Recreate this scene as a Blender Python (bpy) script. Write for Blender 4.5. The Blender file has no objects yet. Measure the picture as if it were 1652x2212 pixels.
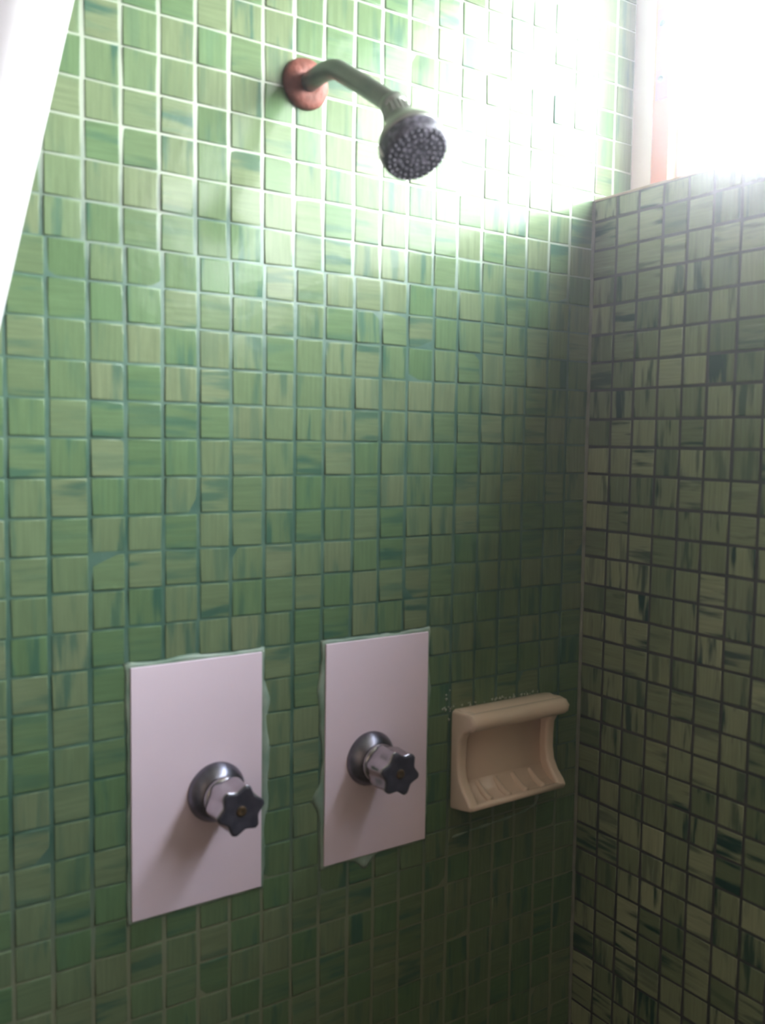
import bpy, bmesh, math, random
from mathutils import Vector, Matrix, noise

# ------------------------------------------------------------------ camera, sky, exposure
P = 0.04                      # one mosaic tile pitch in metres
ZB = 1.4595                   # height of the tile row that sits near eye level
FLOOR_Z = -ZB / P
CEIL_Z = 24.4
SKY = 48.0
EXPOSURE = 0.32
C = bpy.context.scene.collection
sc = bpy.context.scene


def W(x, y, z):
    return Vector((x * P, y * P, ZB + z * P))


yaw, pitch, roll = 0.59026, -0.07493, 0.01424
cy, sy, cp, sp, cr, sr = math.cos(yaw), math.sin(yaw), math.cos(pitch), math.sin(pitch), math.cos(roll), math.sin(roll)
fwd = Vector((sy * cp, cy * cp, sp))
rgt = Vector((cy, -sy, 0))
upv = rgt.cross(fwd)
r2 = cr * rgt + sr * upv
u2 = -sr * rgt + cr * upv
cam = bpy.data.cameras.new('camera')
camo = bpy.data.objects.new('camera', cam)
C.objects.link(camo)
cam.sensor_fit = 'HORIZONTAL'
cam.sensor_width = 36.0
cam.lens = 36.0 * 2002.08 / 1652
cam.clip_start = 0.02
cam.dof.use_dof = True
cam.dof.focus_distance = 2.2
cam.dof.aperture_fstop = 8.0
m3 = Matrix((r2, u2, -fwd)).transposed()
camo.matrix_world = Matrix.Translation(W(-25.04974, -24.06047, 1.01214)) @ m3.to_4x4()
sc.camera = camo

sc.view_settings.view_transform = 'Standard'
sc.view_settings.look = 'None'
sc.view_settings.gamma = 1
sc.view_settings.use_curve_mapping = False
sc.view_settings.exposure = EXPOSURE

world = bpy.data.worlds.new('overcast_sky')
sc.world = world
world.use_nodes = True
wn = world.node_tree
wn.nodes.clear()
wo = wn.nodes.new('ShaderNodeOutputWorld')
wb = wn.nodes.new('ShaderNodeBackground')
wt = wn.nodes.new('ShaderNodeTexCoord')
ws = wn.nodes.new('ShaderNodeSeparateXYZ')
wr = wn.nodes.new('ShaderNodeValToRGB')
wn.links.new(wt.outputs['Generated'], ws.inputs[0])
wn.links.new(ws.outputs['Z'], wr.inputs[0])
wr.color_ramp.elements[0].position = 0.0
wr.color_ramp.elements[0].color = (0.22, 0.24, 0.22, 1)
wr.color_ramp.elements[1].position = 0.12
wr.color_ramp.elements[1].color = (0.97, 0.98, 1.0, 1)
for p_, c_ in ((0.34, (0.97, 0.98, 1.0, 1)), (0.62, (0.50, 0.53, 0.60, 1)), (0.80, (0.30, 0.33, 0.40, 1))):     # bright haze low down, dimmer cloud overhead
    e_ = wr.color_ramp.elements.new(p_); e_.color = c_
wn.links.new(wr.outputs[0], wb.inputs[0])
wb.inputs[1].default_value = SKY
wn.links.new(wb.outputs[0], wo.inputs[0])

# window opening in tile units: y from WY0 (near the back wall) to WY1, z from WZ0 to WZ1
WX, WY0, WY1, WZ0, WZ1 = 1.9, -1.75, -46.0, 9.75, 22.0
pl = bpy.data.lights.new('window_daylight', 'AREA')       # sampling portal for the sky, emits nothing itself
plo = bpy.data.objects.new('window_daylight', pl)
C.objects.link(plo)
pl.shape = 'RECTANGLE'
pl.size = (WZ1 - WZ0) * P
pl.size_y = (WY0 - WY1) * P
pl.cycles.is_portal = True
plo.location = W(WX + 0.9, (WY0 + WY1) / 2, (WZ0 + WZ1) / 2)
plo.rotation_euler = (0, math.radians(90), 0)


# ------------------------------------------------------------------ materials
def mat(name, col, rough=0.5, metal=0.0, spec=0.5, coat=0.0, noise_amt=0.0, noise_scale=20.0, col2=None,
        bump=0.0, bump_scale=60.0, lo=0.35, hi=0.65):
    m = bpy.data.materials.new(name)
    m.use_nodes = True
    nt = m.node_tree
    b = nt.nodes['Principled BSDF']
    b.inputs['Base Color'].default_value = (*col, 1)
    b.inputs['Roughness'].default_value = rough
    b.inputs['Metallic'].default_value = metal
    b.inputs['Specular IOR Level'].default_value = spec
    b.inputs['Coat Weight'].default_value = coat
    tc = nt.nodes.new('ShaderNodeTexCoord')
    if col2 is not None:
        n = nt.nodes.new('ShaderNodeTexNoise')
        n.inputs['Scale'].default_value = noise_scale
        n.inputs['Detail'].default_value = 5
        nt.links.new(tc.outputs['Object'], n.inputs['Vector'])
        r = nt.nodes.new('ShaderNodeValToRGB')
        r.color_ramp.elements[0].position = lo
        r.color_ramp.elements[1].position = hi
        r.color_ramp.elements[0].color = (*col, 1)
        r.color_ramp.elements[1].color = (*col2, 1)
        nt.links.new(n.outputs['Fac'], r.inputs[0])
        nt.links.new(r.outputs[0], b.inputs['Base Color'])
    if bump:
        n2 = nt.nodes.new('ShaderNodeTexNoise')
        n2.inputs['Scale'].default_value = bump_scale
        n2.inputs['Detail'].default_value = 4
        nt.links.new(tc.outputs['Object'], n2.inputs['Vector'])
        bp = nt.nodes.new('ShaderNodeBump')
        bp.inputs['Strength'].default_value = bump
        bp.inputs['Distance'].default_value = 0.002
        nt.links.new(n2.outputs['Fac'], bp.inputs['Height'])
        nt.links.new(bp.outputs[0], b.inputs['Normal'])
    return m


def tile_mat(name, base_a, base_b, streak, rough, amount, spec=0.5):
    """hand-streaked glazed mosaic: per-tile random numbers come from the 'tile' attribute, streaks from a stretched noise"""
    m = bpy.data.materials.new(name)
    m.use_nodes = True
    nt = m.node_tree
    L = nt.links.new
    N = nt.nodes.new
    b = nt.nodes['Principled BSDF']
    at = N('ShaderNodeAttribute'); at.attribute_name = 'tile'
    sep = N('ShaderNodeSeparateColor'); L(at.outputs['Color'], sep.inputs[0])
    uv = N('ShaderNodeUVMap'); uv.uv_map = 'UVMap'
    suv = N('ShaderNodeSeparateXYZ'); L(uv.outputs[0], suv.inputs[0])

    def math_(op, a, c=None, d=None):
        n = N('ShaderNodeMath'); n.operation = op
        for i, v in enumerate((a, c, d)):
            if v is None: continue
            if isinstance(v, (int, float)): n.inputs[i].default_value = v
            else: L(v, n.inputs[i])
        return n.outputs[0]

    def mixc(f, a, c):
        n = N('ShaderNodeMix'); n.data_type = 'RGBA'
        if isinstance(f, (int, float)): n.inputs['Factor'].default_value = f
        else: L(f, n.inputs['Factor'])
        for k, v in (('A', a), ('B', c)):
            s = [i for i in n.inputs if i.name == k and i.type == 'RGBA'][0]
            if isinstance(v, tuple): s.default_value = (*v, 1)
            else: L(v, s)
        return [o for o in n.outputs if o.type == 'RGBA'][0]

    flag = math_('GREATER_THAN', sep.outputs['Green'], 0.62)          # most streaks run upright
    mu = N('ShaderNodeMix'); L(flag, mu.inputs[0]); L(suv.outputs['X'], mu.inputs[2]); L(suv.outputs['Y'], mu.inputs[3])
    mv = N('ShaderNodeMix'); L(flag, mv.inputs[0]); L(suv.outputs['Y'], mv.inputs[2]); L(suv.outputs['X'], mv.inputs[3])
    across = math_('MULTIPLY_ADD', mu.outputs[0], 2.1, math_('MULTIPLY', sep.outputs['Green'], 91.7))
    along = math_('MULTIPLY_ADD', mv.outputs[0], 0.28, math_('MULTIPLY', sep.outputs['Red'], 57.3))
    cv = N('ShaderNodeCombineXYZ'); L(across, cv.inputs[0]); L(along, cv.inputs[1])
    nz = N('ShaderNodeTexNoise'); nz.noise_dimensions = '2D'
    nz.inputs['Scale'].default_value = 1.0; nz.inputs['Detail'].default_value = 3.5; nz.inputs['Roughness'].default_value = 0.55
    L(cv.outputs[0], nz.inputs['Vector'])
    rp = N('ShaderNodeMapRange'); rp.interpolation_type = 'SMOOTHSTEP'
    rp.inputs['From Min'].default_value = 0.50; rp.inputs['From Max'].default_value = 0.68
    L(nz.outputs['Fac'], rp.inputs['Value'])
    # fine fibre along the streak
    across2 = math_('MULTIPLY', across, 5.0)
    cv2 = N('ShaderNodeCombineXYZ'); L(across2, cv2.inputs[0]); L(math_('MULTIPLY', along, 2.0), cv2.inputs[1])
    nz2 = N('ShaderNodeTexNoise'); nz2.noise_dimensions = '2D'; nz2.inputs['Scale'].default_value = 1.0; nz2.inputs['Detail'].default_value = 3
    L(cv2.outputs[0], nz2.inputs['Vector'])
    strength = math_('MULTIPLY', rp.outputs[0], math_('MULTIPLY', math_('MULTIPLY_ADD', sep.outputs['Blue'], 0.9, 0.25), amount))
    tone = mixc(sep.outputs['Red'], base_a, base_b)
    fib = math_('MULTIPLY_ADD', nz2.outputs['Fac'], 0.5, 0.75)
    vm = N('ShaderNodeVectorMath'); vm.operation = 'SCALE'
    L(tone, vm.inputs[0]); L(fib, vm.inputs['Scale'])
    col = mixc(strength, vm.outputs[0], streak)
    L(col, b.inputs['Base Color'])
    b.inputs['Specular IOR Level'].default_value = spec
    rr = math_('MULTIPLY_ADD', nz2.outputs['Fac'], 0.10, rough - 0.05)
    L(rr, b.inputs['Roughness'])
    tc = N('ShaderNodeTexCoord')
    bn = N('ShaderNodeTexNoise'); bn.inputs['Scale'].default_value = 55; bn.inputs['Detail'].default_value = 2
    L(tc.outputs['Object'], bn.inputs['Vector'])
    bp = N('ShaderNodeBump'); bp.inputs['Strength'].default_value = 0.12; bp.inputs['Distance'].default_value = 0.003
    L(bn.outputs['Fac'], bp.inputs['Height']); L(bp.outputs[0], b.inputs['Normal'])
    return m


M_TILE_BACK = tile_mat('green_glass_mosaic', (0.108, 0.186, 0.090), (0.170, 0.213, 0.122), (0.030, 0.105, 0.085), 0.19, 0.65, 0.14)
M_TILE_RIGHT = tile_mat('olive_glass_mosaic', (0.15, 0.195, 0.105), (0.36, 0.385, 0.245), (0.015, 0.06, 0.045), 0.25, 1.0)
M_GROUT_BACK = mat('height_toned_grout', (0.05, 0.12, 0.09), 0.3, spec=0.5, col2=(0.10, 0.18, 0.14), noise_scale=18, bump=0.2)


def grout_by_height(m):
    """joints pale above the sheet seam, dark green at mid height, mid-toned lower down; ragged limits"""
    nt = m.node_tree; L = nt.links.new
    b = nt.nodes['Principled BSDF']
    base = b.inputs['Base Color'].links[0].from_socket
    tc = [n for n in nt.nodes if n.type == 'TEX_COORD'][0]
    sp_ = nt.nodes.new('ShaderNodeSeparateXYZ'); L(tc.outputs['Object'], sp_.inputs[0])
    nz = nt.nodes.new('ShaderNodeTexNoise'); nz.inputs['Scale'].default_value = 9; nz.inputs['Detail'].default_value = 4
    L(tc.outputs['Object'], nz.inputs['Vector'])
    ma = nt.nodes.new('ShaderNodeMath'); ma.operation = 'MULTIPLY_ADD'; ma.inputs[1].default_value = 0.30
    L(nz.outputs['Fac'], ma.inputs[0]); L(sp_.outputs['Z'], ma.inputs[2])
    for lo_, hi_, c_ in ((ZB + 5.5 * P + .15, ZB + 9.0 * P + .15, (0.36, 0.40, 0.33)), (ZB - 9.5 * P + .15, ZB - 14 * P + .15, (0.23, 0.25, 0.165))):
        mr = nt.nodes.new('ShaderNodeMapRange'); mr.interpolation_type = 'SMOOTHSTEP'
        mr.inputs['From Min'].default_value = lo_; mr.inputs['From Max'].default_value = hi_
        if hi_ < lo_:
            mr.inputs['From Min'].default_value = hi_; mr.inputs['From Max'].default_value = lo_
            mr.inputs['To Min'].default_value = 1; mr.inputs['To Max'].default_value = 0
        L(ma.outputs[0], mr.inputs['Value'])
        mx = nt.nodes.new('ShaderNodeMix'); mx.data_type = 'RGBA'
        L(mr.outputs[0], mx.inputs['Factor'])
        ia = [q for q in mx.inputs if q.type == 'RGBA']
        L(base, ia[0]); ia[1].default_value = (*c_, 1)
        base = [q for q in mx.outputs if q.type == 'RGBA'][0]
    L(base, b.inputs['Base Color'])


grout_by_height(M_GROUT_BACK)  # back-wall joint colour changes through three tones with height
M_GROUT_RIGHT = mat('dark_grout', (0.045, 0.05, 0.05), 0.6, col2=(0.08, 0.075, 0.075), noise_scale=14, bump=0.3)
M_PLATE = mat('painted_panel', (0.88, 0.73, 0.85), 0.38, spec=0.4, bump=0.03, bump_scale=500)
M_CAULK = mat('clear_sealant', (0.16, 0.25, 0.18), 0.4, col2=(0.32, 0.40, 0.33), noise_scale=30)
M_CHROME = mat('worn_chrome', (0.55, 0.53, 0.56), 0.2, metal=1.0, col2=(0.42, 0.40, 0.43), noise_scale=40)
M_CHROME_DARK = mat('tarnished_chrome', (0.24, 0.23, 0.28), 0.3, metal=1.0, col2=(0.15, 0.15, 0.18), noise_scale=60)
M_CAP = mat('dull_dark_cap', (0.035, 0.035, 0.05), 0.45, spec=0.4, col2=(0.06, 0.055, 0.075), noise_scale=120)
M_BRASS = mat('brown_index_button', (0.13, 0.075, 0.03), 0.5, metal=0.3, col2=(0.06, 0.04, 0.02), noise_scale=200)
M_PIPE = mat('dull_pipe', (0.13, 0.15, 0.14), 0.36, metal=0.6, col2=(0.20, 0.19, 0.18), noise_scale=30)
M_RUST = mat('rusty_steel', (0.14, 0.035, 0.02), 0.7, metal=0.0, col2=(0.30, 0.10, 0.08), noise_scale=60, bump=0.5, bump_scale=180)
M_SHELL = mat('satin_plastic', (0.20, 0.23, 0.20), 0.33, metal=0.6, col2=(0.28, 0.28, 0.26), noise_scale=25)
M_FACE = mat('limescaled_black_face', (0.022, 0.02, 0.034), 0.55, col2=(0.22, 0.20, 0.27), noise_scale=170, lo=0.48, hi=0.76, bump=0.6, bump_scale=300)
M_NOZZLE = mat('limescaled_rubber', (0.05, 0.05, 0.07), 0.6, col2=(0.34, 0.32, 0.40), noise_scale=400)
M_DISH = mat('cream_ceramic', (0.84, 0.67, 0.56), 0.2, spec=0.5, coat=0.25)
M_WOOD = mat('orange_wood', (0.62, 0.19, 0.07), 0.5, col2=(0.56, 0.17, 0.065), noise_scale=12)
M_WHITE = mat('white_gloss_paint', (0.82, 0.80, 0.80), 0.35)
M_PLASTER = mat('pale_pink_plaster', (0.88, 0.76, 0.77), 0.8, col2=(0.88, 0.80, 0.80), noise_scale=9, bump=0.3)
M_ROOM = mat('warm_wall_paint', (0.30, 0.22, 0.165), 0.8)
M_CEIL = mat('ceiling_paint', (0.45, 0.40, 0.36), 0.8)
M_FLOOR = mat('brown_floor', (0.16, 0.12, 0.08), 0.45, col2=(0.20, 0.15, 0.10), noise_scale=12)
M_HINGE = mat('painted_hinge', (0.42, 0.17, 0.22), 0.8, spec=0.15)
M_CRUST = mat('pale_residue', (0.42, 0.44, 0.38), 0.8)


def curtain_mat():
    m = bpy.data.materials.new('white_curtain_fabric')
    m.use_nodes = True
    nt = m.node_tree
    b = nt.nodes['Principled BSDF']
    b.inputs['Base Color'].default_value = (0.88, 0.85, 0.91, 1)
    b.inputs['Roughness'].default_value = 0.6
    tr = nt.nodes.new('ShaderNodeBsdfTranslucent')
    tr.inputs[0].default_value = (0.88, 0.85, 0.91, 1)
    mx = nt.nodes.new('ShaderNodeMixShader')
    mx.inputs[0].default_value = 0.4
    nt.links.new(b.outputs[0], mx.inputs[1]); nt.links.new(tr.outputs[0], mx.inputs[2])
    nt.links.new(mx.outputs[0], nt.nodes['Material Output'].inputs[0])
    return m


def glass_mat():
    m = bpy.data.materials.new('window_glass')
    m.use_nodes = True
    nt = m.node_tree
    nt.nodes.remove(nt.nodes['Principled BSDF'])
    t = nt.nodes.new('ShaderNodeBsdfTransparent'); t.inputs[0].default_value = (0.95, 0.97, 0.96, 1)
    g = nt.nodes.new('ShaderNodeBsdfGlossy'); g.inputs['Roughness'].default_value = 0.02
    f = nt.nodes.new('ShaderNodeFresnel'); f.inputs[0].default_value = 1.45
    mx = nt.nodes.new('ShaderNodeMixShader')
    ge = nt.nodes.new('ShaderNodeNewGeometry')          # only the outer skin of the thin pane mirrors
    fr = nt.nodes.new('ShaderNodeMath'); fr.operation = 'SUBTRACT'; fr.inputs[0].default_value = 1.0
    ml = nt.nodes.new('ShaderNodeMath'); ml.operation = 'MULTIPLY'
    nt.links.new(ge.outputs['Backfacing'], fr.inputs[1])
    nt.links.new(f.outputs[0], ml.inputs[0]); nt.links.new(fr.outputs[0], ml.inputs[1])
    nt.links.new(ml.outputs[0], mx.inputs[0]); nt.links.new(t.outputs[0], mx.inputs[1]); nt.links.new(g.outputs[0], mx.inputs[2])
    nt.links.new(mx.outputs[0], nt.nodes['Material Output'].inputs[0])
    return m


M_CURTAIN = curtain_mat()
M_GLASS = glass_mat()


# ------------------------------------------------------------------ helpers
def obj(name, verts, faces, m, parent=None, smooth=False, org=None, bevel=0.0, subsurf=0, angle=None):
    """verts in tile units -> one linked mesh object with its origin at org"""
    o_ = W(*(org or (0, 0, 0)))
    me = bpy.data.meshes.new(name)
    me.from_pydata([(W(*v) - o_)[:] for v in verts], [], faces)
    me.materials.append(m)
    bm = bmesh.new(); bm.from_mesh(me)
    bmesh.ops.recalc_face_normals(bm, faces=bm.faces)
    bm.to_mesh(me); bm.free()
    if smooth:
        me.polygons.foreach_set('use_smooth', [True] * len(me.polygons))
    o = bpy.data.objects.new(name, me)
    C.objects.link(o)
    if parent is not None:
        o.parent = parent
        o.location = o_ - parent.location
    else:
        o.location = o_
    if bevel:
        md = o.modifiers.new('bevel', 'BEVEL'); md.width = bevel * P; md.segments = 3; md.limit_method = 'ANGLE'
    if subsurf:
        md = o.modifiers.new('sub', 'SUBSURF'); md.levels = subsurf; md.render_levels = subsurf
    return o


def thing(name, label, cat, loc, group=None):
    o = bpy.data.objects.new(name, None)
    C.objects.link(o)
    o.location = W(*loc)
    o.empty_display_size = 0.02
    tag(o, label, cat, group)
    return o


def tag(o, label, cat, group=None, kind=None):
    o['label'] = label; o['category'] = cat
    if group: o['group'] = group
    if kind: o['kind'] = kind
    return o


def box(x0, x1, y0, y1, z0, z1):
    v = [(x, y, z) for x in (x0, x1) for y in (y0, y1) for z in (z0, z1)]
    f = [(0, 1, 3, 2), (4, 6, 7, 5), (0, 4, 5, 1), (2, 3, 7, 6), (0, 2, 6, 4), (1, 5, 7, 3)]
    return v, f


def merge(*parts):
    V, F = [], []
    for v, f in parts:
        n = len(V); V += list(v); F += [tuple(i + n for i in q) for q in f]
    return V, F


def frame_of(d):
    d = Vector(d).normalized()
    a = Vector((1, 0, 0)) if abs(d.x) < 0.8 else Vector((0, 0, 1))
    u = (a - d * a.dot(d)).normalized()
    return d, u, d.cross(u)


def lathe(o, d, prof, n=48, rad=None, cap0=True, cap1=True):
    """prof = [(distance along d, radius)]; rad(angle, i) scales the radius"""
    d, u, v = frame_of(d)
    o = Vector(o)
    V, F = [], []
    for i, (t, r) in enumerate(prof):
        for k in range(n):
            a = 2 * math.pi * k / n
            rr = r * (rad(a, i) if rad else 1)
            V.append(tuple(o + d * t + (u * math.cos(a) + v * math.sin(a)) * rr))
    for i in range(len(prof) - 1):
        for k in range(n):
            F.append((i * n + k, i * n + (k + 1) % n, (i + 1) * n + (k + 1) % n, (i + 1) * n + k))
    if cap0: F.append(tuple(range(n - 1, -1, -1)))
    if cap1: F.append(tuple((len(prof) - 1) * n + k for k in range(n)))
    return V, F


def tube(pts, rads, n=24):
    pts = [Vector(p) for p in pts]
    V, F = [], []
    u = None
    for i, p in enumerate(pts):
        d = (pts[min(i + 1, len(pts) - 1)] - pts[max(i - 1, 0)]).normalized()
        if u is None: _, u, _ = frame_of(d)
        u = (u - d * u.dot(d)).normalized()
        v = d.cross(u)
        for k in range(n):
            a = 2 * math.pi * k / n
            V.append(tuple(p + (u * math.cos(a) + v * math.sin(a)) * rads[i]))
    for i in range(len(pts) - 1):
        for k in range(n):
            F.append((i * n + k, i * n + (k + 1) % n, (i + 1) * n + (k + 1) % n, (i + 1) * n + k))
    F.append(tuple(range(n - 1, -1, -1))); F.append(tuple((len(pts) - 1) * n + k for k in range(n)))
    return V, F


def catmull(pts, n=8):
    pts = [Vector(p) for p in pts]
    out = []
    for i in range(len(pts) - 1):
        p0, p1, p2, p3 = pts[max(i - 1, 0)], pts[i], pts[i + 1], pts[min(i + 2, len(pts) - 1)]
        for k in range(n):
            t = k / n
            out.append(0.5 * ((2 * p1) + (p2 - p0) * t + (2 * p0 - 5 * p1 + 4 * p2 - p3) * t * t + (3 * p1 - p0 - 3 * p2 + p3) * t ** 3))
    out.append(pts[-1])
    return out


# ------------------------------------------------------------------ tiled walls
def tiled_wall(name, cells, to3, grout_faces, m_tile, m_grout, rng, tilt, label):
    """cells: (u0,u1,v0,v1) tile outlines on the wall; to3(u,v,h) -> tile-unit xyz with h = height above the grout side"""
    V, F, uvs, cols, mi = [], [], [], [], []
    for quad in grout_faces:
        n = len(V); V += quad; F.append((n, n + 1, n + 2, n + 3)); mi.append(1)
        uvs += [(0, 0)] * 4; cols += [(0, 0, 0, 1)] * 4
    for (a, b, c, d) in cells:
        r = (rng.random(), rng.random(), rng.random(), 1)
        tx, tz = rng.gauss(0, tilt), rng.gauss(0, tilt)
        dh = rng.gauss(0, 0.003)
        j = [rng.uniform(-0.014, 0.014) for _ in range(8)]
        w, h = b - a, d - c
        mu, mv = (a + b) / 2, (c + d) / 2
        n0 = len(V)
        loc = []
        for ins, hh in ((0.0, -0.05), (0.0, -0.012), (0.008, -0.003), (0.02, 0.0), (0.05, 0.0)):
            iu, iv = min(ins, w * .3), min(ins, h * .3)
            for q, (u, v) in enumerate(((a + iu, c + iv), (b - iu, c + iv), (b - iu, d - iv), (a + iu, d - iv))):
                u += j[q * 2]; v += j[q * 2 + 1]
                k = hh + (dh + (u - mu) * tx + (v - mv) * tz if hh > -0.06 else 0)
                V.append(to3(u, v, k)); loc.append(((u - a) / max(w, .5), (v - c) / max(h, .5)))
        fs = []
        for s in range(4):
            for q in range(4):
                fs.append((s * 4 + q, s * 4 + (q + 1) % 4, (s + 1) * 4 + (q + 1) % 4, (s + 1) * 4 + q))
        fs.append((16, 17, 18, 19))
        for f in fs:
            F.append(tuple(n0 + i for i in f)); mi.append(0)
            uvs += [loc[i] for i in f]; cols += [r] * len(f)
    me = bpy.data.meshes.new(name)
    me.from_pydata([W(*v)[:] for v in V], [], F)
    me.materials.append(m_tile); me.materials.append(m_grout)
    me.polygons.foreach_set('material_index', mi)
    me.polygons.foreach_set('use_smooth', [k == 0 for k in mi])
    uvl = me.uv_layers.new(name='UVMap')
    uvl.data.foreach_set('uv', [x for p in uvs for x in p])
    ca = me.color_attributes.new('tile', 'FLOAT_COLOR', 'CORNER')
    ca.data.foreach_set('color', [x for p in cols for x in p])
    o = bpy.data.objects.new(name, me)
    C.objects.link(o)
    tag(o, label, 'wall', kind='structure')
    return o


rng = random.Random(7)
A_FIRST = 1.078            # width of the cut column beside the corner on the back wall
LEFT_X, REAR_Y = -42.0, -58.0
cells = []
GV, GH = 0.060, 0.030      # half the joint width, upright and level joints
rows = list(range(int(FLOOR_Z), int(CEIL_Z) + 1))
for r in rows:
    sheet = -0.06 if r >= 6 else (0.02 if r >= -4 else 0.0)      # the mosaic sheets do not meet exactly
    drop = 0.02 * math.sin(r * 1.7)
    z0, z1 = r + GH + drop, r + 1 - GH + 0.02 * math.sin((r + 1) * 1.7)
    for n in range(0, 41):
        if n == 0:
            x0, x1 = -A_FIRST, 0
            if r >= 10: x1 = -0.04
        else:
            x0, x1 = -A_FIRST - n, -A_FIRST - n + 1
        wob = 0.02 * math.sin(n * 2.3)
        xa, xb = x0 + GV + sheet + wob, x1 - GV + (sheet if n else 0) + 0.02 * math.sin((n - 1) * 2.3)
        cells.append((xa, xb, z0, z1))
    if r >= 9:             # the wall runs on past the corner above the ledge
        cells.append((0.02, 0.94 - GV, max(z0, 9.72), z1))
        cells.append((0.94 + GV, 1.86, max(z0, 9.72), z1))
to_back = lambda u, v, h: (u, -h, v)
GD = 0.024
gq = [[(-42.5, GD, FLOOR_Z), (2.4, GD, FLOOR_Z), (2.4, GD, CEIL_Z), (-42.5, GD, CEIL_Z)],
      [(-42.5, 2, FLOOR_Z), (-42.5, 2, CEIL_Z), (2.4, 2, CEIL_Z), (2.4, 2, FLOOR_Z)],
      [(-42.5, GD, FLOOR_Z), (-42.5, GD, CEIL_Z), (-42.5, 2, CEIL_Z), (-42.5, 2, FLOOR_Z)],
      [(2.4, GD, FLOOR_Z), (2.4, 2, FLOOR_Z), (2.4, 2, CEIL_Z), (2.4, GD, CEIL_Z)],
      [(-42.5, GD, CEIL_Z), (2.4, GD, CEIL_Z), (2.4, 2, CEIL_Z), (-42.5, 2, CEIL_Z)],
      [(-42.5, GD, FLOOR_Z), (-42.5, 2, FLOOR_Z), (2.4, 2, FLOOR_Z), (2.4, GD, FLOOR_Z)]]
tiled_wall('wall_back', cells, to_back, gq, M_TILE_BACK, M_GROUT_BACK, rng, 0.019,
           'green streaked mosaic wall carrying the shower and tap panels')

B_FIRST = 1.10
LEDGE = 9.72
cells = []
for r in rows:
    if r > 9: continue
    z0, z1 = r - 0.04 + 0.05, min(r + 1 - 0.04 - 0.05, LEDGE - 0.05)
    for n in range(0, 57):
        y1, y0 = (-0.02, -B_FIRST) if n == 0 else (-B_FIRST - n + 1, -B_FIRST - n)
        wob = 0.022 * math.sin(n * 1.9); wob1 = 0.022 * math.sin((n - 1) * 1.9) if n else 0
        zz = 0.02 * math.sin(r * 2.1 + 1)
        cells.append((y0 + 0.055 + wob, y1 - 0.055 + wob1, z0 + zz, z1 + (0.02 * math.sin((r + 1) * 2.1 + 1) if r < 9 else 0)))
to_right = lambda u, v, h: (-h, u, v)
gq = [[(GD, 0.05, FLOOR_Z), (GD, REAR_Y, FLOOR_Z), (GD, REAR_Y, LEDGE - .02), (GD, 0.05, LEDGE - .02)],
      [(WX, 0.05, FLOOR_Z), (WX, 0.05, LEDGE - .02), (WX, REAR_Y, LEDGE - .02), (WX, REAR_Y, FLOOR_Z)],
      [(GD, 0.05, LEDGE - .02), (GD, REAR_Y, LEDGE - .02), (WX, REAR_Y, LEDGE - .02), (WX, 0.05, LEDGE - .02)],
      [(GD, 0.05, FLOOR_Z), (GD, 0.05, LEDGE - .02), (WX, 0.05, LEDGE - .02), (WX, 0.05, FLOOR_Z)],
      [(GD, REAR_Y, FLOOR_Z), (WX, REAR_Y, FLOOR_Z), (WX, REAR_Y, LEDGE - .02), (GD, REAR_Y, LEDGE - .02)],
      [(GD, 0.05, FLOOR_Z), (WX, 0.05, FLOOR_Z), (WX, REAR_Y, FLOOR_Z), (GD, REAR_Y, FLOOR_Z)]]
tiled_wall('wall_right', cells, to_right, gq, M_TILE_RIGHT, M_GROUT_RIGHT, rng, 0.012,
           'olive mosaic half wall below the bright window, with dark joints')


def structure(name, vf, m, label, cat, parent=None, bevel=0.0, org=None):
    o = obj(name, vf[0], vf[1], m, parent, bevel=bevel, org=org)
    if parent is None: tag(o, label, cat, kind='structure')
    return o


# ragged mortar lip along the ledge, and the grout line in the corner
v, f = [], []
nseg = 160
for i in range(nseg + 1):
    y = -0.0 - 34.0 * i / nseg
    e = 0.05 * noise.noise(Vector((y * 1.7, 0, 3))) + 0.03 * noise.noise(Vector((y * 5, 2, 3)))
    v += [(-0.02 + e, y, LEDGE - 0.03), (-0.0 + e, y, LEDGE + 0.05 + e * .5), (WX, y, LEDGE + 0.05), (WX, y, LEDGE - 0.03)]
for i in range(nseg):
    for k in range(4):
        f.append((i * 4 + k, i * 4 + (k + 1) % 4, i * 4 + 4 + (k + 1) % 4, i * 4 + 4 + k))
f += [(3, 2, 1, 0), tuple(nseg * 4 + k for k in range(4))]
M_LIP = mat('pinkish_mortar', (0.50, 0.34, 0.27), 0.85, col2=(0.62, 0.50, 0.42), noise_scale=30, bump=0.4)
structure('trim_1', (v, f), M_LIP, 'ragged pink mortar lip on top of the half wall under the window', 'ledge')
v, f = [], []
for i in range(121):
    z = FLOOR_Z + (LEDGE - FLOOR_Z) * i / 120
    e = 0.035 + 0.02 * noise.noise(Vector((z * 1.3, 1, 7)))
    v += [(-2.0 * e, 0.03, z), (-e, -e, z), (0.03, -2.0 * e, z), (0.04, 0.04, z)]
for i in range(120):
    for k in range(4):
        f.append((i * 4 + k, i * 4 + (k + 1) % 4, i * 4 + 4 + (k + 1) % 4, i * 4 + 4 + k))
f += [(3, 2, 1, 0), (480, 481, 482, 483)]
M_CORNER = mat('grey_corner_grout', (0.16, 0.17, 0.14), 0.6, col2=(0.26, 0.27, 0.22), noise_scale=25)
structure('trim_2', (v, f), M_CORNER, 'grey grout line in the upright corner between the two mosaic walls', 'grout line')

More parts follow.
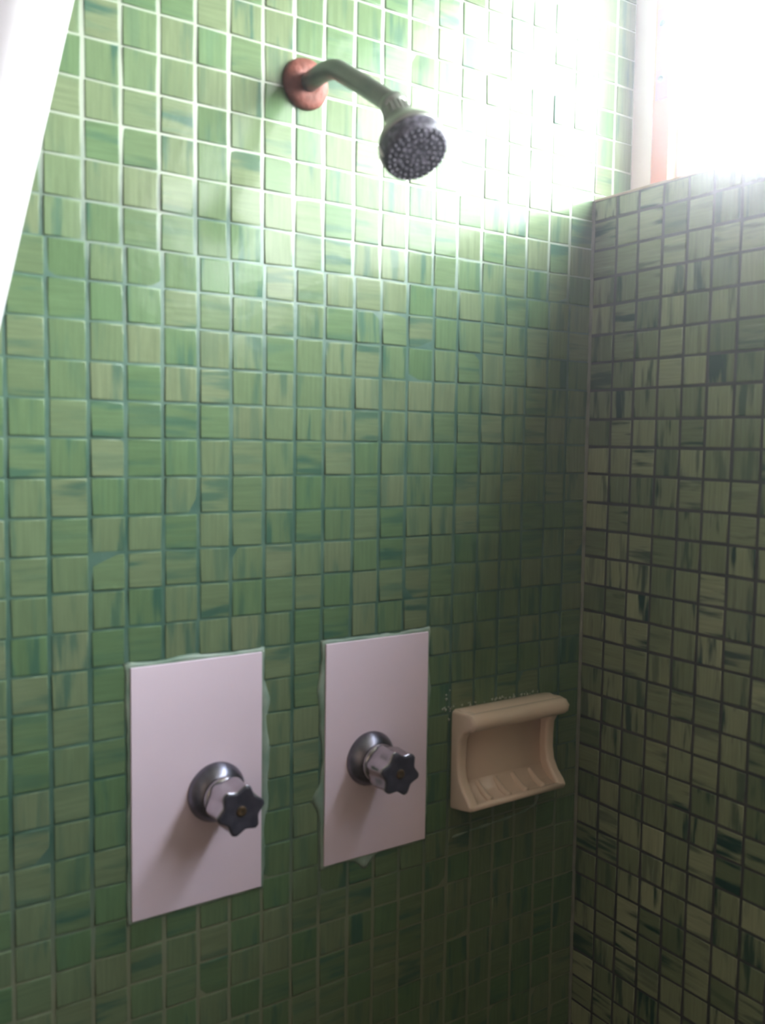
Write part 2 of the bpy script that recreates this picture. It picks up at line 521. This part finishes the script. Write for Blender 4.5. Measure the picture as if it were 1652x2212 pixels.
# plaster wall that holds the window (it stands back behind the half wall)
T = 2.2
structure('wall_window', merge(box(WX, WX + T, -0.95, 0.05, LEDGE - .02, CEIL_Z),
                               box(WX, WX + T, REAR_Y, WY1 - 0.8, LEDGE - .02, CEIL_Z),
                               box(WX, WX + T, WY1 - 0.8, -0.95, WZ1 + 0.8, CEIL_Z),
                               box(WX, WX + T, REAR_Y, 0.05, FLOOR_Z, LEDGE - .02)),
          M_PLASTER, 'pale pink plaster strip between the mosaic and the window frame', 'wall')
structure('wall_left', box(LEFT_X - 2, LEFT_X, REAR_Y, 0.05, FLOOR_Z, CEIL_Z), M_ROOM, 'plain painted wall on the left of the bathroom', 'wall')
structure('wall_rear', box(LEFT_X - 2, WX + T, REAR_Y - 2, REAR_Y, FLOOR_Z, CEIL_Z), M_ROOM, 'plain painted wall behind the viewer', 'wall')
structure('floor', box(LEFT_X - 2, WX + T, REAR_Y - 2, 2, FLOOR_Z - 2, FLOOR_Z), M_FLOOR, 'brown floor of the bathroom', 'floor')
structure('ceiling', box(LEFT_X - 2, WX + T, REAR_Y - 2, 2, CEIL_Z, CEIL_Z + 2), M_CEIL, 'pale painted bathroom ceiling', 'ceiling')

# ------------------------------------------------------------------ window
win = bpy.data.objects.new('window_1', None)
C.objects.link(win)
win.location = W(WX, (WY0 + WY1) / 2, WZ0)
tag(win, 'bright overexposed window with orange wooden jamb above the half wall', 'window', kind='structure')
ya, yb, za, zb = -0.95, WY1 - 0.8, WZ0 + 0.02, WZ1 + 0.8
v, f = merge(box(WX - 0.10, WX + 1.8, -1.72, -0.95, za, zb), box(WX - 0.10, WX + 1.8, yb, yb + 0.8, za, zb),
             box(WX - 0.10, WX + 1.8, yb + 0.8, -1.72, zb - 0.8, zb))
structure('window_jamb', (v, f), M_WOOD, '', '', win, bevel=0.03, org=(WX, -1.3, za))
for i, (p, q) in enumerate(((-1.74, -23.6), (-24.1, WY1))):
    s = 0.32
    vf = merge(box(WX + 0.35, WX + 1.1, p - s, p, za, WZ1 - .02), box(WX + 0.35, WX + 1.1, q, q + s, za, WZ1 - .02),
               box(WX + 0.35, WX + 1.1, q + s, p - s, za, za + s), box(WX + 0.35, WX + 1.1, q + s, p - s, WZ1 - .02 - s, WZ1 - .02))
    sash = structure('window_sash', vf, M_WHITE, '', '', win, bevel=0.04, org=(WX + .7, p, za))
    g = obj('window_pane', *box(WX + 0.70, WX + 0.75, q + s, p - s, za + s, WZ1 - .02 - s), M_GLASS, None, org=(WX + .7, p, za))
    g.parent = sash; g.location = (0, 0, 0)
structure('window_mullion', box(WX + 0.1, WX + 1.6, -24.1, -23.6, za, WZ1), M_WHITE, '', '', win, bevel=0.04, org=(WX, -23.8, za))
hz0, hz1 = 13.25, 16.4
hg = structure('hinge', merge(box(WX - 0.16, WX - 0.09, -1.66, -1.10, hz0, hz1)), M_HINGE, '', '', win, bevel=0.02, org=(WX, -1.4, hz0))
sv = []
for zz in (13.95, 15.85):
    sv.append(lathe((WX - 0.14, -1.33, zz), (-1, 0, 0), [(0, .11), (.05, .11), (.07, .07)], 16))
k = obj('hinge_screw', *merge(*sv), M_CHROME_DARK, None, org=(WX, -1.4, hz0)); k.parent = hg; k.location = (0, 0, 0)


# ------------------------------------------------------------------ shower head on its arm
SX, SZ = -11.82, 11.2
sh = thing('wall_shower', 'grey shower head on a bent arm with a rusty round wall flange', 'shower head', (SX, 0, SZ))
D = (0, -1, 0)
fl = lathe((SX, 0, SZ - 0.02), D, [(-0.02, .70), (0.06, .715), (0.16, .68), (0.24, .58), (0.29, .42), (0.30, .30), (0.27, .26)], 48)
obj('wall_flange', *fl, M_RUST, sh, True, (SX, 0, SZ))
path = catmull([(SX, 0.05, SZ - .05), (SX, -0.6, SZ - .02), (SX, -1.15, SZ - .02), (SX, -1.75, SZ - .15), (SX, -2.35, SZ - 0.5), (SX, -3.15, SZ - 0.98), (SX, -3.85, SZ - 1.42), (SX, -4.45, SZ - 1.80)])
obj('shower_arm', *tube(path, [0.265] * len(path), 28), M_PIPE, sh, True, (SX, 0, SZ))
FC = Vector((SX, -5.60, 7.84))          # centre of the spray face
N0 = Vector((SX, -4.46, 9.42))
HD = (FC - N0).normalized()
HL = (FC - N0).length
col = lathe(N0, HD, [(0, .28), (0.02, .33), (0.22, .34), (0.25, .31), (0.30, .30)], 40)
obj('collar', *col, M_SHELL, sh, True, (SX, 0, SZ))
nut = lathe(N0 + HD * 0.26, HD, [(0, .27), (0.04, .335), (0.40, .35), (0.46, .30)], 72, rad=lambda a, i: 1 + (0.05 if math.sin(a * 18) > 0 else -0.03))
obj('coupling_nut', *nut, M_SHELL, sh, False, (SX, 0, SZ))
prof = [(0.62, .30), (0.66, .36), (0.76, .42), (0.95, .53), (1.12, .66), (1.26, .75), (1.38, .80), (1.48, .825), (1.52, .815)]
k = HL / 1.97
shell = lathe(N0, HD, [(t * k, r) for t, r in prof], 56)
so = obj('head_shell', *shell, M_SHELL, sh, True, (SX, 0, SZ))
face = lathe(N0, HD, [(1.48 * k, .78), (1.50 * k, .805), (1.80 * k, .815), (1.90 * k, .78), (1.93 * k, .72), (1.95 * k, .4), (1.97 * k, .02)], 56)
fo = obj('spray_face', *face, M_FACE, sh, True, (SX, 0, SZ))
d, u, v_ = frame_of(HD)
nz = []
for ring, cnt in ((0.13, 6), (0.28, 11), (0.43, 17), (0.58, 23), (0.71, 28)):
    for i in range(cnt):
        a = 2 * math.pi * (i + 0.3 * ring) / cnt
        c = FC - d * 0.05 + (u * math.cos(a) + v_ * math.sin(a)) * ring
        nz.append(lathe(c, d, [(0, .030), (0.055, .022), (0.065, .012)], 8))
no = obj('nozzle_field', *merge(*nz), M_NOZZLE, None, True, (SX, 0, SZ)); no.parent = fo; no.location = (0, 0, 0)
no['kind'] = 'stuff'
# little white setting tabs on the rim
for a in (0.15, -2.35, -2.75):
    rad_ = (u * math.cos(a) + v_ * math.sin(a)); tg = d.cross(rad_)
    c = N0 + d * (1.64 * k) + rad_ * 0.82
    q = [c + tg * s1 * 0.035 + rad_ * s2 * 0.03 + d * s3 * 0.17 for s1 in (-1, 1) for s2 in (-1, 1) for s3 in (-1, 1)]
    obj('setting_tab', [tuple(p) for p in q], box(0, 1, 0, 1, 0, 1)[1], M_WHITE, sh, False, (SX, 0, SZ), bevel=0.015)


# ------------------------------------------------------------------ cover panels and tap handles
def ragged_ring(x0, x1, z0, z1, seed, w, y, blobs):
    V, F = [], []
    per = []
    m = 26
    for i in range(m): per.append((x0 + (x1 - x0) * i / m, z0, 0, -1))
    for i in range(2 * m): per.append((x1, z0 + (z1 - z0) * i / (2 * m), 1, 0))
    for i in range(m): per.append((x1 - (x1 - x0) * i / m, z1, 0, 1))
    for i in range(2 * m): per.append((x0, z1 - (z1 - z0) * i / (2 * m), -1, 0))
    for (x, z, nx, nz_) in per:
        n = noise.noise(Vector((x * 1.1 + seed, z * 1.1, seed))) * 0.9 + 0.5 * noise.noise(Vector((x * 3 + seed, z * 3, 1)))
        e = w * (1 + 0.7 * n)
        for bx, bz, br, bh in blobs:
            e += bh * math.exp(-((x - bx) ** 2 + (z - bz) ** 2) / br ** 2)
        e = max(e, 0.03)
        sx = 1 if nx else 0
        ox, oz = x + nx * e, z + nz_ * e
        cx, cz = (x0 + x1) / 2, (z0 + z1) / 2
        if not nx: ox = cx + (x - cx) * (1 + 2 * w / (x1 - x0))
        if not nz_: oz = cz + (z - cz) * (1 + 2 * w / (z1 - z0))
        V += [(x - nx * .05, y - 0.03, z - nz_ * .05), ((x + ox) / 2, y - 0.03, (z + oz) / 2), (ox, y + 0.045, oz), (x - nx * .05, y + 0.05, z - nz_ * .05)]
    n = len(per)
    for i in range(n):
        j = (i + 1) % n
        for q in range(4):
            F.append((i * 4 + q, i * 4 + (q + 1) % 4, j * 4 + (q + 1) % 4, j * 4 + q))
    return V, F


def panel(label, x0, x1, z0, z1, seed, blobs):
    t = thing('cover_panel', label, 'wall panel', ((x0 + x1) / 2, 0, z0), 'blank tap panels')
    obj('panel', *box(x0, x1, -0.09, -0.005, z0, z1), M_PLATE, t, False, ((x0 + x1) / 2, 0, z0), bevel=0.02)
    so = obj('sealant_bead', *ragged_ring(x0, x1, z0, z1, seed, 0.13, -0.01, blobs), M_CAULK, t, True, ((x0 + x1) / 2, 0, z0))
    so['label'] = 'smeared pale green sealant around the panel'
    return t


panel('left, larger looking pinkish white panel behind the left tap handle', -17.02, -13.12, -12.16, -5.11, 3.1,
      [(-13.1, -6.6, .35, .18), (-13.1, -8.2, .9, .22), (-13.1, -9.6, .7, .20), (-13.1, -11.3, .5, .08)])
panel('right pinkish white panel nearer the soap dish, behind the right tap handle', -10.97, -7.10, -12.10, -5.13, 8.4,
      [(-11.0, -6.6, .5, .22), (-11.0, -9.9, .35, .38), (-11.0, -7.6, .5, .06), (-9.4, -12.1, .25, .55), (-7.1, -7.2, .5, .1)])


def handle(label, cx, cz, rot):
    y0 = -0.09
    t = thing('tap_handle', label, 'tap handle', (cx, y0, cz), 'shower tap handles')
    o = (cx, y0, cz)
    D = Vector((0, -1, 0))
    obj('escutcheon', *lathe(o, D, [(0.0, .86), (0.06, .865), (0.14, .83), (0.26, .76), (0.38, .64), (0.45, .54), (0.46, .40)], 56), M_CHROME_DARK, t, True, o)
    obj('collar', *lathe(o, D, [(0.42, .50), (0.46, .58), (0.56, .60), (0.64, .57), (0.67, .50)], 56), M_CHROME, t, True, o)

    def lob(k):
        return lambda a, i: 1 + k[i] * (1.25 * min((1 - abs(math.sin(3 * (a - rot)))) ** 0.9, 0.78) - 0.42)
    pr = [(0.60, .44), (0.66, .55), (0.76, .62), (0.92, .635), (1.15, .61), (1.40, .585), (1.55, .59), (1.62, .60), (1.63, .50)]
    obj('grip', *lathe(o, D, pr, 96, rad=lob([0.0, .06, .13, .19, .23, .26, .28, .28, .28])), M_CHROME, t, True, o)
    obj('end_cap', *lathe(o, D, [(1.60, .585), (1.66, .60), (1.71, .585), (1.715, .53), (1.69, .36), (1.68, .20)], 96, rad=lob([.28, .28, .28, .22, .1, 0])), M_CAP, t, True, o)
    obj('index_button', *lathe(o, D, [(1.66, .15), (1.70, .145), (1.712, .11), (1.705, .05), (1.70, .01)], 32), M_BRASS, t, True, o)
    return t


handle('scalloped chrome tap handle on the left panel, near its right edge', -14.56, -8.98, math.radians(12))
handle('scalloped chrome tap handle centred low on the right panel next to the soap dish', -9.33, -8.95, math.radians(-14))

# ------------------------------------------------------------------ soap dish
DX0, DX1 = -6.06, -1.66
sd = thing('soap_dish', 'cream ceramic soap dish with a grab bar, fixed to the green wall', 'soap dish', ((DX0 + DX1) / 2, 0, -11.3))
dorg = ((DX0 + DX1) / 2, 0, -11.3)


def extrude_profile(poly, x0, x1):
    n = len(poly)
    V = [(x0, y, z) for y, z in poly] + [(x1, y, z) for y, z in poly]
    F = [tuple(range(n - 1, -1, -1)), tuple(range(n, 2 * n))]
    F += [(i, (i + 1) % n, n + (i + 1) % n, n + i) for i in range(n)]
    return V, F


cheek = [(0.0, -7.92), (-0.35, -7.90), (-0.75, -7.86), (-1.05, -7.90), (-1.22, -8.08), (-1.16, -8.32), (-0.92, -8.46), (-0.66, -8.58), (-0.50, -8.85), (-0.46, -9.3), (-0.46, -9.8),
         (-0.54, -10.2), (-0.74, -10.52), (-1.02, -10.78), (-1.16, -10.98), (-1.05, -11.12), (-0.6, -11.22), (0.0, -11.32)]
cw = 0.40
for x0, x1 in ((DX0, DX0 + cw), (DX1 - cw, DX1)):
    o = obj('side_cheek', *extrude_profile(cheek, x0, x1), M_DISH, sd, True, dorg, bevel=0.11)
    o.modifiers['bevel'].angle_limit = math.radians(60)
    o.modifiers['bevel'].segments = 5
obj('back_panel', *extrude_profile([(0, -7.95), (-0.2, -7.95), (-0.16, -8.6), (-0.12, -9.6), (-0.16, -10.2), (-0.30, -10.6), (0, -10.9)], DX0 + .1, DX1 - .1), M_DISH, sd, True, dorg)
tray = [(-0.10, -10.0), (-0.16, -10.25), (-0.30, -10.55), (-0.60, -10.80), (-0.92, -10.92), (-1.06, -10.88), (-1.16, -10.94), (-1.15, -11.06), (-1.0, -11.14), (-0.6, -11.23), (0, -11.32), (0, -10.0)]
obj('tray', *extrude_profile(tray, DX0 + .15, DX1 - .15), M_DISH, sd, True, dorg)
for i in range(4):
    x = DX0 + cw + (DX1 - DX0 - 2 * cw) * (i + 0.75) / 4.5
    pts = catmull([(x, -0.22, -10.52), (x, -0.42, -10.68), (x, -0.72, -10.84), (x, -1.0, -10.90)], 6)
    obj('drain_rib', *tube(pts, [0.10 + 0.02 * min(j / 8, 1) for j in range(len(pts))], 16), M_DISH, sd, True, dorg)
bar = [(DX0 + 0.02, -0.98, -8.14)] + [(DX0 + 0.3 + (DX1 - DX0 - 0.55) * i / 8, -0.98, -8.14) for i in range(9)]
bp = catmull(bar, 3)
rr = [0.29] * len(bp)
end = [(DX1 - 0.25 + 0.27 * math.sin(a), 0.29 * math.cos(a)) for a in [math.pi / 2 * j / 7 for j in range(1, 8)]]
bp = bp + [Vector((x, -0.98, -8.14)) for x, r in end]; rr += [max(r, 0.01) for x, r in end]
obj('grab_bar', *tube(bp, rr, 32), M_DISH, sd, True, dorg)
obj('top_ledge', *extrude_profile([(0, -7.90), (-0.3, -7.84), (-0.62, -7.88), (-0.78, -8.0), (-0.72, -8.3), (-0.3, -8.4), (0, -8.4)], DX0 + .12, DX1 - .12), M_DISH, sd, True, dorg, bevel=0.05)
crust = []
rg = random.Random(3)
for i in range(46):
    x = rg.uniform(DX0 - .15, DX1 - .4)
    z = -7.88 + rg.uniform(-0.02, 0.10)
    if i > 36: x, z = rg.uniform(DX0 - .35, DX0 + .1), rg.uniform(-8.3, -7.2)
    s = rg.uniform(0.02, 0.06)
    crust.append(lathe((x, 0.005, z), (0, -1, 0), [(0, s), (s * .4, s * .8), (s * .6, s * .3)], 7, rad=lambda a, i: 1 + .35 * math.sin(a * 3 + x * 9)))
o = obj('residue', *merge(*crust), M_CRUST, sd, False, dorg); o['kind'] = 'stuff'; o['label'] = 'pale mortar crumbs along the top edge'
# smear of old sealant that hangs below the dish
sm = catmull([(-5.9, 0.02, -12.35), (-4.6, 0.02, -12.28), (-3.4, 0.02, -12.22), (-2.5, 0.02, -12.12), (-2.02, 0.02, -11.95), (-2.0, 0.02, -11.6)], 8)
so = obj('sealant_bead', *tube(sm, [0.045 + 0.018 * math.sin(i * .9) for i in range(len(sm))], 10), M_CAULK, sd, True, dorg)

# ------------------------------------------------------------------ shower curtain swept to the left
v, f = [], []
nu, nv = 90, 60
for j in range(nv + 1):
    z = -28 + (CEIL_Z + 28) * j / nv
    edge = -19.71 + (z - 9.55) * 0.229
    lowest = -22.9
    if z < -4.4: edge = lowest - 0.5 * math.sin(min((-4.4 - z) / 24, 1) * math.pi)
    for i in range(nu + 1):
        s = i / nu
        x = edge - (edge + 33.0) * s
        amp = 0.75 * min(1, s * 6 + 0.15)
        y = -5.0 - amp * math.sin(s * 26 + 0.3 * math.sin(z * .15)) + 0.2 * math.sin(s * 13 + z * .1)
        v.append((x, y, z))
for j in range(nv):
    for i in range(nu):
        a = j * (nu + 1) + i
        f.append((a, a + 1, a + nu + 2, a + nu + 1))
o = obj('shower_curtain', v, f, M_CURTAIN, None, True, (-26, -5, -28))
md = o.modifiers.new('thick', 'SOLIDIFY'); md.thickness = 0.0012
tag(o, 'white shower curtain drawn back at the upper left', 'shower curtain')

# ------------------------------------------------------------------ added thin haze volume, imitates lens bloom beside the window
hm = bpy.data.materials.new('bloom_haze')
hm.use_nodes = True
nt = hm.node_tree
nt.nodes.remove(nt.nodes['Principled BSDF'])
vs = nt.nodes.new('ShaderNodeVolumeScatter')
vs.inputs['Color'].default_value = (0.93, 0.90, 1.0, 1)
vs.inputs['Density'].default_value = 0.105
vs.inputs['Anisotropy'].default_value = 0.92
nt.links.new(vs.outputs[0], nt.nodes['Material Output'].inputs['Volume'])
o = obj('bloom', *box(LEFT_X - 1, WX + 1.3, REAR_Y - 1, 0.5, FLOOR_Z - 1, CEIL_Z + 1), hm)
tag(o, 'thin pale haze volume added to imitate lens glare beside the bright window', 'bloom', kind='stuff')
